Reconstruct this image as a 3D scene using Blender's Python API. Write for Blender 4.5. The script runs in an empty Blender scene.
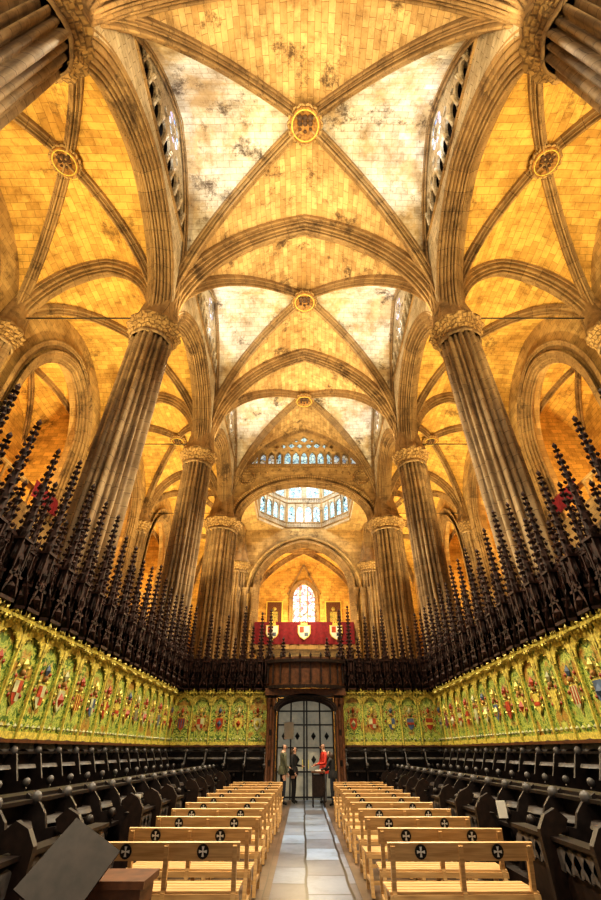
import bpy, math, random
from mathutils import Vector, Matrix
random.seed(7)
S=bpy.context.scene
COL=S.collection
pi=math.pi
# ------------------------------------------------------------------ materials
def newmat(name):
    m=bpy.data.materials.new(name); m.use_nodes=True
    nt=m.node_tree; b=nt.nodes['Principled BSDF']
    return m,nt,b
def N(nt,t,**kw):
    n=nt.nodes.new(t)
    for k,v in kw.items():
        if k in n.inputs.keys(): n.inputs[k].default_value=v
        else: setattr(n,k,v)
    return n
def ramp(nt,fac,stops):
    r=nt.nodes.new('ShaderNodeValToRGB')
    e=r.color_ramp.elements
    while len(e)<len(stops): e.new(0.5)
    for i,(p,c) in enumerate(stops):
        e[i].position=p; e[i].color=(*c,1)
    nt.links.new(fac,r.inputs[0]); return r.outputs[0]
def mixc(nt,fac,a,b,mode='MIX'):
    n=nt.nodes.new('ShaderNodeMix'); n.data_type='RGBA'; n.blend_type=mode
    for i,v in ((0,fac),(6,a),(7,b)):
        if hasattr(v,'is_linked'): nt.links.new(v,n.inputs[i])
        elif i==0: n.inputs[0].default_value=v
        else: n.inputs[i].default_value=(*v,1)
    return n.outputs[2]
def stone(name,c1,c2,mortar,bw=.75,rh=.36,stain=.0,rough=.9,msize=.012,bump=.4,streak=0,patch=None,vlo=.5,sthr=.55):
    m,nt,b=newmat(name)
    tc=N(nt,'ShaderNodeTexCoord')
    wn=N(nt,'ShaderNodeTexNoise'); wn.inputs['Scale'].default_value=.9; nt.links.new(tc.outputs['UV'],wn.inputs['Vector'])
    va=N(nt,'ShaderNodeVectorMath'); va.operation='MULTIPLY_ADD'
    nt.links.new(wn.outputs['Color'],va.inputs[0]); va.inputs[1].default_value=(.2,.1,0); nt.links.new(tc.outputs['UV'],va.inputs[2])
    br=N(nt,'ShaderNodeTexBrick'); br.inputs['Scale'].default_value=1
    br.inputs['Brick Width'].default_value=bw; br.inputs['Row Height'].default_value=rh
    br.inputs['Mortar Size'].default_value=msize; br.inputs['Mortar Smooth'].default_value=.6
    br.inputs['Color1'].default_value=(*c1,1); br.inputs['Color2'].default_value=(*c2,1)
    br.inputs['Mortar'].default_value=(*mortar,1); br.inputs['Bias'].default_value=-.15
    nt.links.new(va.outputs[0],br.inputs['Vector'])
    base=br.outputs['Color']
    if patch:
        n4=N(nt,'ShaderNodeTexNoise'); n4.inputs['Scale'].default_value=.6; n4.inputs['Detail'].default_value=9; n4.inputs['Roughness'].default_value=.65
        mp4=N(nt,'ShaderNodeMapping'); mp4.inputs['Location'].default_value=(13,5,2); nt.links.new(tc.outputs['Object'],mp4.inputs[0]); nt.links.new(mp4.outputs[0],n4.inputs['Vector'])
        f=ramp(nt,n4.outputs[0],[(.46,(0,0,0)),(.6,(.8,.8,.8))])
        base=mixc(nt,f,base,patch)
    n1=N(nt,'ShaderNodeTexNoise'); n1.inputs['Scale'].default_value=1.6; n1.inputs['Detail'].default_value=10; n1.inputs['Roughness'].default_value=.75
    nt.links.new(tc.outputs['Object'],n1.inputs['Vector'])
    v=ramp(nt,n1.outputs[0],[(.32,(vlo,vlo*.9,vlo*.78)),(.5,(1,1,1)),(.7,(1.3,1.27,1.2))])
    c=mixc(nt,.85,base,v,'MULTIPLY')
    n0=N(nt,'ShaderNodeTexNoise'); n0.inputs['Scale'].default_value=.28; n0.inputs['Detail'].default_value=7; n0.inputs['Roughness'].default_value=.6
    nt.links.new(tc.outputs['Object'],n0.inputs['Vector'])
    v0=ramp(nt,n0.outputs[0],[(.36,(.62,.55,.47)),(.5,(1,1,1)),(.62,(1.15,1.15,1.15))])
    c=mixc(nt,.8,c,v0,'MULTIPLY')
    if stain>0:
        n2=N(nt,'ShaderNodeTexNoise'); n2.inputs['Scale'].default_value=.5; n2.inputs['Detail'].default_value=14; n2.inputs['Roughness'].default_value=.8
        nt.links.new(tc.outputs['Object'],n2.inputs['Vector'])
        f=ramp(nt,n2.outputs[0],[(sthr,(0,0,0)),(sthr+.08,(stain,)*3)])
        c=mixc(nt,f,c,(.06,.035,.02))
    if streak>0:
        mp=N(nt,'ShaderNodeMapping'); mp.inputs['Scale'].default_value=(5,5,.3)
        nt.links.new(tc.outputs['Object'],mp.inputs[0])
        n3=N(nt,'ShaderNodeTexNoise'); n3.inputs['Scale'].default_value=1; n3.inputs['Detail'].default_value=6
        nt.links.new(mp.outputs[0],n3.inputs['Vector'])
        f=ramp(nt,n3.outputs[0],[(.5,(0,0,0)),(.62,(streak,)*3)])
        c=mixc(nt,f,c,(.09,.06,.04))
    nt.links.new(c,b.inputs['Base Color'])
    b.inputs['Roughness'].default_value=rough
    bp=N(nt,'ShaderNodeBump'); bp.inputs['Strength'].default_value=bump; bp.inputs['Distance'].default_value=.05
    nt.links.new(c,bp.inputs['Height']); nt.links.new(bp.outputs[0],b.inputs['Normal'])
    return m
def plain(name,c,rough=.6,metal=0,noise=.35,scale=6,emit=None,es=0,spec=.5):
    m,nt,b=newmat(name)
    tc=N(nt,'ShaderNodeTexCoord'); n=N(nt,'ShaderNodeTexNoise'); n.inputs['Scale'].default_value=scale; n.inputs['Detail'].default_value=5
    nt.links.new(tc.outputs['Object'],n.inputs['Vector'])
    v=ramp(nt,n.outputs[0],[(.3,tuple(x*(1-noise) for x in c)),(.7,tuple(min(1,x*(1+noise)) for x in c))])
    nt.links.new(v,b.inputs['Base Color'])
    b.inputs['Roughness'].default_value=rough; b.inputs['Metallic'].default_value=metal
    b.inputs['Specular IOR Level'].default_value=spec
    if emit: b.inputs['Emission Color'].default_value=(*emit,1); b.inputs['Emission Strength'].default_value=es
    return m
M_vault=stone('vault_stone',(.68,.49,.24),(.43,.28,.12),(.25,.155,.065),bw=.62,rh=.3,stain=.9,sthr=.54)
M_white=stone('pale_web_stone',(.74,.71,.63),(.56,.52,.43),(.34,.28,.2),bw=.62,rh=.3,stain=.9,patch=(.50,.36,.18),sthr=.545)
M_cler=stone('clerestory_stone',(.62,.55,.42),(.48,.41,.29),(.2,.16,.1),bw=.6,rh=.3,stain=.6)
M_aisle=stone('aisle_vault_stone',(.76,.49,.14),(.50,.30,.08),(.30,.18,.05),bw=.62,rh=.3,stain=.7,sthr=.56)
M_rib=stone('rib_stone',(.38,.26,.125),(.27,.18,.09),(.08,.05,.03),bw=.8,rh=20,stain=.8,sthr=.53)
M_pil=stone('pillar_stone',(.42,.30,.165),(.30,.215,.12),(.11,.075,.045),bw=3,rh=.5,stain=.5,streak=.6)
M_wall=stone('wall_stone',(.54,.38,.17),(.38,.26,.11),(.26,.17,.08),stain=.65)
M_carve=stone('carved_stone',(.50,.34,.15),(.34,.23,.10),(.2,.13,.06),bw=.2,rh=.2,stain=.5,msize=.03,bump=1)
M_dark=plain('painted_void_shade',(.015,.011,.008),.9)  # near-black colour stands in for the unlit void
M_gold=plain('gilding',(.66,.55,.12),.42,.15,.45,20)
M_bgold=plain('boss_gilding',(.38,.20,.06),.5,.2,.6,9)
M_bdark=plain('boss_relief',(.10,.055,.03),.6,0,.6,9)
M_wood=plain('dark_carved_wood',(.020,.011,.008),.5,0,.5,12,spec=.3)
M_wood2=plain('spire_wood',(.034,.014,.010),.6,0,.8,9,spec=.25)
M_stall=plain('stall_walnut',(.018,.012,.011),.45,0,.5,10,spec=.35)
M_stallg=plain('worn_stall_wood',(.085,.078,.08),.45,0,.5,10)
M_portal=plain('portal_oak',(.11,.045,.02),.45,0,.4,8,spec=.4)
M_red=plain('red_cloth',(.16,.008,.02),.85,0,.3,4)
M_whitep=plain('white_paint',(.75,.73,.68),.6,0,.08)
M_black=plain('black_paint',(.012,.011,.011),.6,0,.2,spec=.3)
M_blue=plain('blue_paint',(.08,.12,.2),.5)
M_redp=plain('red_paint',(.38,.06,.02),.5)
M_buff=plain('buff_paint',(.50,.50,.28),.5)
M_iron=plain('iron',(.05,.05,.05),.4,.8)
def wood_light():
    m,nt,b=newmat('light_beech')
    tc=N(nt,'ShaderNodeTexCoord'); mp=N(nt,'ShaderNodeMapping'); mp.inputs['Scale'].default_value=(2,30,30)
    nt.links.new(tc.outputs['Object'],mp.inputs[0])
    n=N(nt,'ShaderNodeTexNoise'); n.inputs['Scale'].default_value=1.5; nt.links.new(mp.outputs[0],n.inputs['Vector'])
    c=ramp(nt,n.outputs[0],[(.3,(.44,.26,.10)),(.7,(.64,.41,.19))])
    nt.links.new(c,b.inputs['Base Color']); b.inputs['Roughness'].default_value=.4
    return m
M_pine=wood_light()
def glass_mat(name,c1,c2,c3,st,scale=6):
    m,nt,b=newmat(name)
    tc=N(nt,'ShaderNodeTexCoord'); v=N(nt,'ShaderNodeTexVoronoi'); v.inputs['Scale'].default_value=scale
    nt.links.new(tc.outputs['UV'],v.inputs['Vector'])
    sep=N(nt,'ShaderNodeSeparateColor'); nt.links.new(v.outputs['Color'],sep.inputs[0])
    c=ramp(nt,sep.outputs[0],[(.0,c1),(.4,c2),(.8,c3)])
    e=N(nt,'ShaderNodeTexVoronoi'); e.feature='DISTANCE_TO_EDGE'; e.inputs['Scale'].default_value=scale
    nt.links.new(tc.outputs['UV'],e.inputs['Vector'])
    l=ramp(nt,e.outputs['Distance'],[(.02,(0,0,0)),(.06,(1,1,1))])
    c=mixc(nt,1,c,l,'MULTIPLY')
    nt.links.new(c,b.inputs['Base Color']); nt.links.new(c,b.inputs['Emission Color'])
    b.inputs['Emission Strength'].default_value=st; b.inputs['Roughness'].default_value=.2
    return m
M_glass=glass_mat('clerestory_glass',(.35,.6,1),(.9,.95,1),(.5,.4,.8),1.5,4)
M_lant=glass_mat('lantern_glass',(.20,.42,.62),(.55,.80,.92),(.35,.55,.65),.75,3)
M_gal=glass_mat('gallery_glass',(.15,.2,.3),(.6,.7,.75),(.35,.25,.12),.7,3)
M_stain=glass_mat('stained_glass',(.85,.2,.15),(.3,.55,1),(.95,.85,.7),1.0,3.2)
M_stain2=glass_mat('stained_glass_chapel',(.9,.15,.08),(.15,.35,.9),(.9,.7,.2),1.2,4)
def panel_mat():
    m,nt,b=newmat('painted_heraldic_panel')
    tc=N(nt,'ShaderNodeTexCoord')
    sp=N(nt,'ShaderNodeSeparateXYZ'); nt.links.new(tc.outputs['UV'],sp.inputs[0])
    ab=N(nt,'ShaderNodeMath'); ab.operation='ABSOLUTE'; nt.links.new(sp.outputs[0],ab.inputs[0])
    cb=N(nt,'ShaderNodeCombineXYZ'); nt.links.new(ab.outputs[0],cb.inputs[0]); nt.links.new(sp.outputs[1],cb.inputs[1])
    nz=N(nt,'ShaderNodeTexNoise'); nz.inputs['Scale'].default_value=5.5; nz.inputs['Detail'].default_value=3; nz.inputs['Distortion'].default_value=2.5
    nt.links.new(cb.outputs[0],nz.inputs['Vector'])
    a=ramp(nt,nz.outputs[0],[(.34,(.03,.09,.02)),(.45,(.10,.20,.03)),(.50,(.68,.66,.16)),(.56,(.44,.50,.10)),(.60,(.09,.19,.03)),(.68,(.58,.60,.20))])
    n3=N(nt,'ShaderNodeTexNoise'); n3.inputs['Scale'].default_value=1.3; nt.links.new(cb.outputs[0],n3.inputs['Vector'])
    f=ramp(nt,n3.outputs[0],[(.45,(0,0,0)),(.6,(.3,.3,.3))])
    c=mixc(nt,f,a,(.36,.45,.10))
    n5=N(nt,'ShaderNodeTexNoise'); n5.inputs['Scale'].default_value=2.2; nt.links.new(cb.outputs[0],n5.inputs['Vector'])
    f=ramp(nt,n5.outputs[0],[(.55,(0,0,0)),(.62,(.6,.6,.6))])
    c=mixc(nt,f,c,(.45,.14,.03))
    nt.links.new(c,b.inputs['Base Color']); b.inputs['Roughness'].default_value=.45
    return m
M_panel=panel_mat()
def mantle_mat():
    m,nt,b=newmat('heraldic_mantling')
    tc=N(nt,'ShaderNodeTexCoord')
    nz=N(nt,'ShaderNodeTexNoise'); nz.inputs['Scale'].default_value=9; nz.inputs['Distortion'].default_value=1.8
    nt.links.new(tc.outputs['Object'],nz.inputs['Vector'])
    a=ramp(nt,nz.outputs[0],[(.36,(.04,.10,.02)),(.44,(.12,.20,.04)),(.49,(.62,.54,.14)),(.55,(.42,.13,.03)),(.60,(.55,.52,.18)),(.68,(.10,.16,.06))])
    nt.links.new(a,b.inputs['Base Color']); b.inputs['Roughness'].default_value=.5
    return m
M_mant=mantle_mat()
M_floor=stone('floor_slabs',(.13,.085,.06),(.08,.055,.04),(.03,.02,.02),bw=.9,rh=.6,rough=.35,bump=.1)
M_path=stone('aisle_marble_slabs',(.22,.29,.44),(.07,.045,.03),(.02,.015,.012),bw=1.1,rh=.62,rough=.32,bump=.05,msize=.03)
# ------------------------------------------------------------------ mesh builder
class MB:
    def __init__(s): s.v=[];s.f=[];s.m=[];s.uv=[];s.sm=[];s.mats=[];s.T=None
    def mi(s,m):
        if m not in s.mats: s.mats.append(m)
        return s.mats.index(m)
    def av(s,p):
        if s.T: p=s.T(*p)
        s.v.append(tuple(p)); return len(s.v)-1
    def face(s,idx,m,uv=None,sm=False):
        s.f.append(tuple(idx)); s.m.append(s.mi(m)); s.uv.append(uv); s.sm.append(sm)
    def poly(s,pts,m,uv=None): s.face([s.av(p) for p in pts],m,uv)
    def box(s,a,b,m):
        x0,y0,z0=a;x1,y1,z1=b
        i=[s.av(p) for p in ((x0,y0,z0),(x1,y0,z0),(x1,y1,z0),(x0,y1,z0),(x0,y0,z1),(x1,y0,z1),(x1,y1,z1),(x0,y1,z1))]
        for q in ((0,3,2,1),(4,5,6,7),(0,1,5,4),(1,2,6,5),(2,3,7,6),(3,0,4,7)): s.face([i[k] for k in q],m)
    def beam(s,p,q,w,h,m,up=(0,0,1)):
        p=Vector(p);q=Vector(q);t=(q-p).normalized();u=Vector(up)
        if abs(t.dot(u))>.95: u=Vector((0,1,0))
        a=t.cross(u).normalized()*w/2; b=a.cross(t).normalized()*h/2
        i=[s.av(x) for x in (p-a-b,p+a-b,p+a+b,p-a+b,q-a-b,q+a-b,q+a+b,q-a+b)]
        for k in ((0,3,2,1),(4,5,6,7),(0,1,5,4),(1,2,6,5),(2,3,7,6),(3,0,4,7)): s.face([i[j] for j in k],m)
    def grid(s,P,m,closed=False,uv=None,sm=True,mf=None):
        idx=[[s.av(p) for p in r] for r in P]
        n=len(P[0])
        for i in range(len(P)-1):
            for j in range(n if closed else n-1):
                k=(j+1)%n
                u=None
                if uv: u=[uv[i][j],uv[i][k],uv[i+1][k],uv[i+1][j]]
                s.face((idx[i][j],idx[i][k],idx[i+1][k],idx[i+1][j]),mf(i,j) if mf else m,u,sm)
    def lathe(s,c,prof,n,m,lobes=0,amp=0,sm=True,cap=False,pw=1.0):
        P=[]
        for (z,r) in prof:
            row=[]
            for j in range(n):
                a=2*pi*j/n
                rr=r*(1-amp+amp*abs(math.cos(lobes*a/2))**pw) if lobes else r
                row.append((c[0]+rr*math.cos(a),c[1]+rr*math.sin(a),c[2]+z))
            P.append(row)
        s.grid(P,m,closed=True,sm=sm)
        if cap: s.poly(P[-1],m)
    def blob(s,c,r,m,n=6,sz=1.0):
        P=[]
        for i in range(n//2+2):
            t=pi*i/(n//2+1)
            P.append([(c[0]+r*math.sin(t)*math.cos(2*pi*j/n),c[1]+r*math.sin(t)*math.sin(2*pi*j/n),c[2]+r*sz*math.cos(t)) for j in range(n)])
        s.grid(P,m,closed=True)
    def octa(s,c,r,m,h=None):
        h=h or r
        i=[s.av(p) for p in ((c[0]+r,c[1],c[2]),(c[0],c[1]+r,c[2]),(c[0]-r,c[1],c[2]),(c[0],c[1]-r,c[2]),(c[0],c[1],c[2]+h),(c[0],c[1],c[2]-h))]
        for k in range(4):
            s.face((i[k],i[(k+1)%4],i[4]),m); s.face((i[(k+1)%4],i[k],i[5]),m)
    def obj(s,name,parent=None):
        me=bpy.data.meshes.new(name); me.from_pydata(s.v,[],s.f)
        for m in s.mats: me.materials.append(m)
        me.polygons.foreach_set('material_index',s.m); me.polygons.foreach_set('use_smooth',s.sm)
        uvl=me.uv_layers.new(name='UVMap').data
        me.update()
        for p,uv in zip(me.polygons,s.uv):
            if uv:
                for k,li in enumerate(p.loop_indices): uvl[li].uv=uv[k]
            else:
                n=p.normal; ax,ay,az=abs(n.x),abs(n.y),abs(n.z)
                for li in p.loop_indices:
                    c=me.vertices[me.loops[li].vertex_index].co
                    if az>=ax and az>=ay: uvl[li].uv=(c.y,c.x)
                    elif ax>=ay: uvl[li].uv=(c.y,c.z)
                    else: uvl[li].uv=(c.x,c.z)
        o=bpy.data.objects.new(name,me); COL.objects.link(o)
        if parent: o.parent=parent
        return o
def plate(mb,outer,holes,th,F,m):
    cu=bpy.data.curves.new('tmp','CURVE'); cu.dimensions='2D'; cu.fill_mode='BOTH'; cu.extrude=th/2
    for loop in [outer]+holes:
        sp=cu.splines.new('POLY'); sp.points.add(len(loop)-1)
        for k,(a,b) in enumerate(loop): sp.points[k].co=(a,b,0,1)
        sp.use_cyclic_u=True
    o=bpy.data.objects.new('tmp',cu); COL.objects.link(o)
    dg=bpy.context.evaluated_depsgraph_get(); me=o.evaluated_get(dg).to_mesh()
    base=len(mb.v)
    for v in me.vertices: mb.av(F(v.co.x,v.co.y,v.co.z))
    for p in me.polygons: mb.face([base+i for i in p.vertices],m)
    o.evaluated_get(dg).to_mesh_clear()
    bpy.data.objects.remove(o); bpy.data.curves.remove(cu)
# ------------------------------------------------------------------ arches
def Pf(t,R): 
    t=min(1,abs(t)); return math.sqrt(max(0,R*R-(t+R-1)**2))/math.sqrt(2*R-1)
def arc2d(a,zs,rise,R,n=16):
    ph=math.acos((R-1)/R); k=rise/math.sqrt(2*R-1)
    L=[]
    for i in range(n+1):
        f=ph*i/n
        L.append((a*(1-R+R*math.cos(f)),zs+k*R*math.sin(f)))
    return [( -x,z) for x,z in L]+[(x,z) for x,z in reversed(L[:-1])]
def prof(w,h,n,amp=.07,back=.12,pw=1.3,notch=.06):
    pts=[(-w/2,-back)]
    lw=w/n
    for i in range(n):
        u=(i+.5)/n; e=h*(1-abs(2*u-1)**pw); c=(u-.5)*w
        big=.95 if i%2==(n//2)%2 else .6
        r=lw*.5*big
        e0=max(-back*.5,e-lw*.8-notch)
        pts.append((c-lw*.5,e0)); pts.append((c-r*.95,e0+.02))
        for q in range(1,6):
            a=pi*q/6
            pts.append((c-r*math.cos(a),e-r*.4+r*1.0*math.sin(a)))
        pts.append((c+r*.95,e0+.02)); pts.append((c+lw*.5,e0))
    pts.append((w/2,-back))
    return pts
def sweep(mb,c,dh,pts2,pr,m,sm=False):
    dh=Vector((dh[0],dh[1],0)).normalized(); nn=Vector((dh.y,-dh.x,0))
    c=Vector(c); P=[];UV=[];L=0
    n=len(pts2)
    for i,(h,z) in enumerate(pts2):
        a=pts2[max(0,i-1)]; b=pts2[min(n-1,i+1)]
        if i: L+=math.hypot(h-pts2[i-1][0],z-pts2[i-1][1])
        tx,tz=b[0]-a[0],b[1]-a[1]; l=math.hypot(tx,tz); tx/=l;tz/=l
        ix,iz=tz,-tx
        P.append([tuple(c+dh*(h+ix*t)+Vector((0,0,z+iz*t))+nn*s_) for s_,t in pr])
        UV.append([(L,s_+10.1) for s_,t in pr])
    mb.grid(P,m,uv=UV,sm=sm)
YB=[2.4+9.65*k for k in range(-1,5)]+[50.65]
HX=6.65; b2=9.65/2; ZS=16.9
RN=1.44
def vault(mb,cx,cy,a,b,zs,H,R,delta,m_tr,m_lat,n=22):
    for k,(ax) in enumerate(('y+','y-','x+','x-')):
        P=[];UV=[]
        for i in range(n+1):
            Mv=math.sin(pi/2*i/n)
            row=[];ur=[]
            arc=0;pq=None
            for j in range(-n,n+1):
                q=Mv*math.sin(pi/2*j/n)
                m_=abs(q)
                z=zs+H*Pf(m_,R)-delta*Mv*Mv*(1-m_)
                sg=1 if ax[1]=='+' else -1
                if ax[0]=='y': x=cx+q*a; y=cy+sg*Mv*b; al=Mv*b; hq=q*a
                else: x=cx+sg*Mv*a; y=cy+q*b; al=Mv*a; hq=q*b
                if pq: arc+=math.hypot(hq-pq[0],z-pq[1])
                pq=(hq,z)
                row.append((x,y,z)); ur.append([al,arc])
            mid=ur[n][1]
            P.append(row); UV.append([(u[0]+ (3.3 if k%2 else 0),u[1]-mid+.15) for u in ur])
        mb.grid(P,m_tr if ax[0]=='y' else m_lat,uv=UV)
def boss(mb,c,r):
    mb.lathe(c,[(.25,r*.95),(-.05,r),(-.12,r*.95),(-.12,r*.80),(-.02,r*.76),(-.02,r*.02)],28,M_bgold)
    mb.lathe((c[0],c[1],c[2]-.13),[(0,r*.80),(-.04,r*.84),(0,r*.88)],28,M_gold)
    mb.lathe((c[0],c[1],c[2]-.0),[(0,r*1.0),(-.1,r*1.14),(.1,r*1.2),(.2,r*1.05)],56,M_carve,lobes=14,amp=.1)
    for dx in (-.34,0,.34):
        hgt=.42 if dx==0 else .3
        mb.lathe((c[0]+dx*r,c[1]-r*.1,c[2]-.02),[(0,r*.17),(-.09,r*.14),(-.12,.01)],8,M_bdark)
        mb.lathe((c[0]+dx*r,c[1]-r*.38,c[2]-.02),[(0,r*.2),(-.09,r*.16),(-.12,.01)],8,M_bdark)
        mb.blob((c[0]+dx*r,c[1]+r*hgt-.1*r,c[2]-.08),r*.11,M_bdark,8,1.0)
pr_tr=prof(1.15,.62,9)
pr_arc=prof(1.2,.7,11)
pr_dg=prof(.56,.42,5)
pr_dg2=prof(.46,.35,5)
pr_fm=prof(.3,.15,3)
mbN=MB()
for k in range(6):
    y0,y1=YB[k],YB[k+1]; cy=(y0+y1)/2; b=(y1-y0)/2
    if k<4:
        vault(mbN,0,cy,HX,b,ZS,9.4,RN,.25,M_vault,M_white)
        dg=arc2d(math.hypot(HX,b),ZS,9.35,RN,22)
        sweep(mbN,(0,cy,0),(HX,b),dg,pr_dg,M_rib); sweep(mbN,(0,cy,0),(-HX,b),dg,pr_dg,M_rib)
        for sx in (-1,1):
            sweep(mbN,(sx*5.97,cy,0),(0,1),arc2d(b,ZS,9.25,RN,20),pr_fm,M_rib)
        boss(mbN,(0,cy,25.72),.74)
    elif k==5:
        vault(mbN,0,cy,HX,b,14.5,5.8,1.2,.15,M_aisle,M_aisle)
        dg=arc2d(math.hypot(HX,b),14.5,5.75,1.2,18)
        sweep(mbN,(0,cy,0),(HX,b),dg,pr_dg,M_rib); sweep(mbN,(0,cy,0),(-HX,b),dg,pr_dg,M_rib)
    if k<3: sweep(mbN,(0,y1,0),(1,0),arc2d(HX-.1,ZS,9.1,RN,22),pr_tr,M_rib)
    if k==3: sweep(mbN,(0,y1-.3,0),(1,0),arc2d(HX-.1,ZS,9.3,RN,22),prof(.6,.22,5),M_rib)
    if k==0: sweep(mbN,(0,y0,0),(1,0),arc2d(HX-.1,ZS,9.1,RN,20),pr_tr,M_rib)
mbN.obj('ceiling_nave')
for sx in (-1,1):
    side='left' if sx<0 else 'right'
    mbA=MB(); mbW=MB(); mbR=MB()
    for k in range(6):
        y0,y1=YB[k],YB[k+1]; cy=(y0+y1)/2; b=(y1-y0)/2
        ac=sx*9.98; aa=3.33
        vault(mbA,ac,cy,aa,b,ZS,4.95,1.15,.12,M_aisle,M_aisle,16)
        dg=arc2d(math.hypot(aa,b),ZS,4.9,1.15,16)
        sweep(mbA,(ac,cy,0),(aa,b),dg,pr_dg2,M_rib); sweep(mbA,(ac,cy,0),(-aa,b),dg,pr_dg2,M_rib)
        sweep(mbA,(ac,y0,0),(1,0),arc2d(aa-.05,ZS,4.8,1.15,18),prof(.95,.45,7),M_rib)
        boss(mbA,(ac,cy,21.5),.55)
        # slender iron tie rod
        if k<4: mbA.beam((sx*6.9,y1,17.6),(sx*13.1,y1,17.6),.045,.045,M_iron)
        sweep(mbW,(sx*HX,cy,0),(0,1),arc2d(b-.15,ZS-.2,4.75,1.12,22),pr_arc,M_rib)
        arch=arc2d(b-.25,ZS-.1,4.9,1.12,16)
        top=26.6 if k<4 else 22.5
        outer=[(-b,ZS-.1)]+arch+[(b,ZS-.1),(b,top),(-b,top)]
        holes=[]
        if k<4:
            for i in range(-5,6):
                c=i*.66; zt=23.75-abs(i)*.09
                holes.append([(c-.25,22.2),(c+.25,22.2),(c+.25,zt-.4),(c+.16,zt-.14),(c,zt),(c-.16,zt-.14),(c-.25,zt-.4)])
            holes.append([(.78*math.cos(2*pi*i/28),24.95+.78*math.sin(2*pi*i/28)) for i in range(28)])
            for i in range(-5,5):
                if abs(i+.5)<2: continue
                c=(i+.5)*.66; zz=23.95-abs(i+.5)*.06
                holes.append([(c+.2*math.cos(2*pi*q/10),zz+.2*math.sin(2*pi*q/10)) for q in range(10)])
            for c,zz,rr in ((-.95,24.2,.2),(.95,24.2,.2)):
                holes.append([(c+rr*math.cos(2*pi*q/12),zz+rr*math.sin(2*pi*q/12)) for q in range(12)])
        plate(mbW,outer,holes,.12,lambda u,v,w:(sx*6.12+w,cy+u,v),M_wall if k>3 else M_cler)
        plate(mbW,outer[:-2]+[(b,22.5),(-b,22.5)],[],.3,lambda u,v,w:(sx*7.0+w,cy+u,v),M_wall)
        if k<4:
            for i in range(-6,6):
                c=cy+(i+.5)*.66
                mbW.lathe((sx*6.02,c,22.15),[(0,.1),(.12,.06),(1.05,.06),(1.2,.11)],8,M_white)
            mbW.box((min(sx*5.98,sx*6.2),cy-b+.9,22.02),(max(sx*5.98,sx*6.2),cy+b-.9,22.16),M_rib)
            mbW.box((sx*7.6-.05,cy-b,21.9),(sx*7.6+.05,cy+b,24.35),M_dark)  # passage back and top painted dark as the shade behind the openings
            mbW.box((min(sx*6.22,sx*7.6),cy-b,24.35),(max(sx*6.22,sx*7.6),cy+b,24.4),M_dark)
            mbR=MB()
            mbR.T=lambda x,y,z:(sx*6.15,cy+x,24.95+z)
            n=24; mbR.poly([(.8*math.cos(2*pi*i/n),0,.8*math.sin(2*pi*i/n)) for i in range(n)],M_glass)
            mbR.T=lambda x,y,z:(sx*(6.09+y),cy+x,24.95+z)
            for i in range(8):
                a=2*pi*i/8
                mbR.beam((0,0,0),(.78*math.cos(a),0,.78*math.sin(a)),.05,.05,M_cler,up=(0,1,0))
            for R_ in (.3,.76):
                P=[]
                for i in range(25):
                    a=2*pi*i/24
                    P.append([((R_+.05*math.cos(q))*math.cos(a),.05*math.sin(q),(R_+.05*math.cos(q))*math.sin(a)) for q in (0,pi/2,pi,3*pi/2)])
                mbR.grid(P,M_cler,closed=True)
            mbR.obj('rose_window')
    mbA.obj('ceiling_aisle_'+side); mbW.obj('wall_nave_'+side)
# ------------------------------------------------------------------ pillars
def pillar(x,y,R,zc=ZS,name='pillar',nl=20):
    mb=MB()
    n=nl*8
    mb.lathe((x,y,0),[(z,r*R) for z,r in [(0,1.12),(.5,1.12),(.6,1.08),(.9,1.08),(1.1,1.04),(1.3,1.0)]],n,M_pil,lobes=8,amp=.06)
    row=[]
    for j in range(n):
        a=2*pi*j/n; t=(a*nl/2/pi)
        i=int(round(t))%nl; d=abs(t-round(t))*2
        fat=(1.0,.9,.95,.9)[i%4]
        rr=R*(fat-.26*(d**2.4))*(1+.05*math.cos(4*a))
        row.append((rr*math.cos(a),rr*math.sin(a)))
    mb.grid([[(x+p[0],y+p[1],z) for p in row] for z in (1.3,zc-1.15)],M_pil,closed=True)
    mb.lathe((x,y,0),[(zc-1.2,R*.98),(zc-1.15,R*1.05),(zc-1.05,R*1.05),(zc-1.0,R*.95)],n,M_pil,lobes=8,amp=.04)
    P=[]
    for q in range(9):
        z=zc-1.05+q*.09; rr=R*(.96+.018*q+.0035*q*q)
        P.append([(x+(rr+.05*math.sin(14*2*pi*j/n+q*1.3)*math.cos(q*1.9)+random.uniform(-.015,.015))*math.cos(2*pi*j/n),y+(rr+.05*math.sin(14*2*pi*j/n+q*1.3)*math.cos(q*1.9)+random.uniform(-.015,.015))*math.sin(2*pi*j/n),z) for j in range(n)])
    mb.grid(P,M_carve,closed=True,sm=False)
    mb.lathe((x,y,0),[(zc-.33,R*1.16),(zc-.25,R*1.27),(zc-.12,R*1.27),(zc-.05,R*1.16),(zc+.3,R*1.05),(zc+2.2,R*.7)],n,M_rib,lobes=8,amp=.1)
    mb.obj(name)
for k in range(6):
    for sx in (-1,1):
        pillar(sx*HX,YB[k],.86 if k<4 else 1.2,ZS)
        pillar(sx*13.3,YB[k],.62,ZS,'wall_pier',12)
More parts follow.
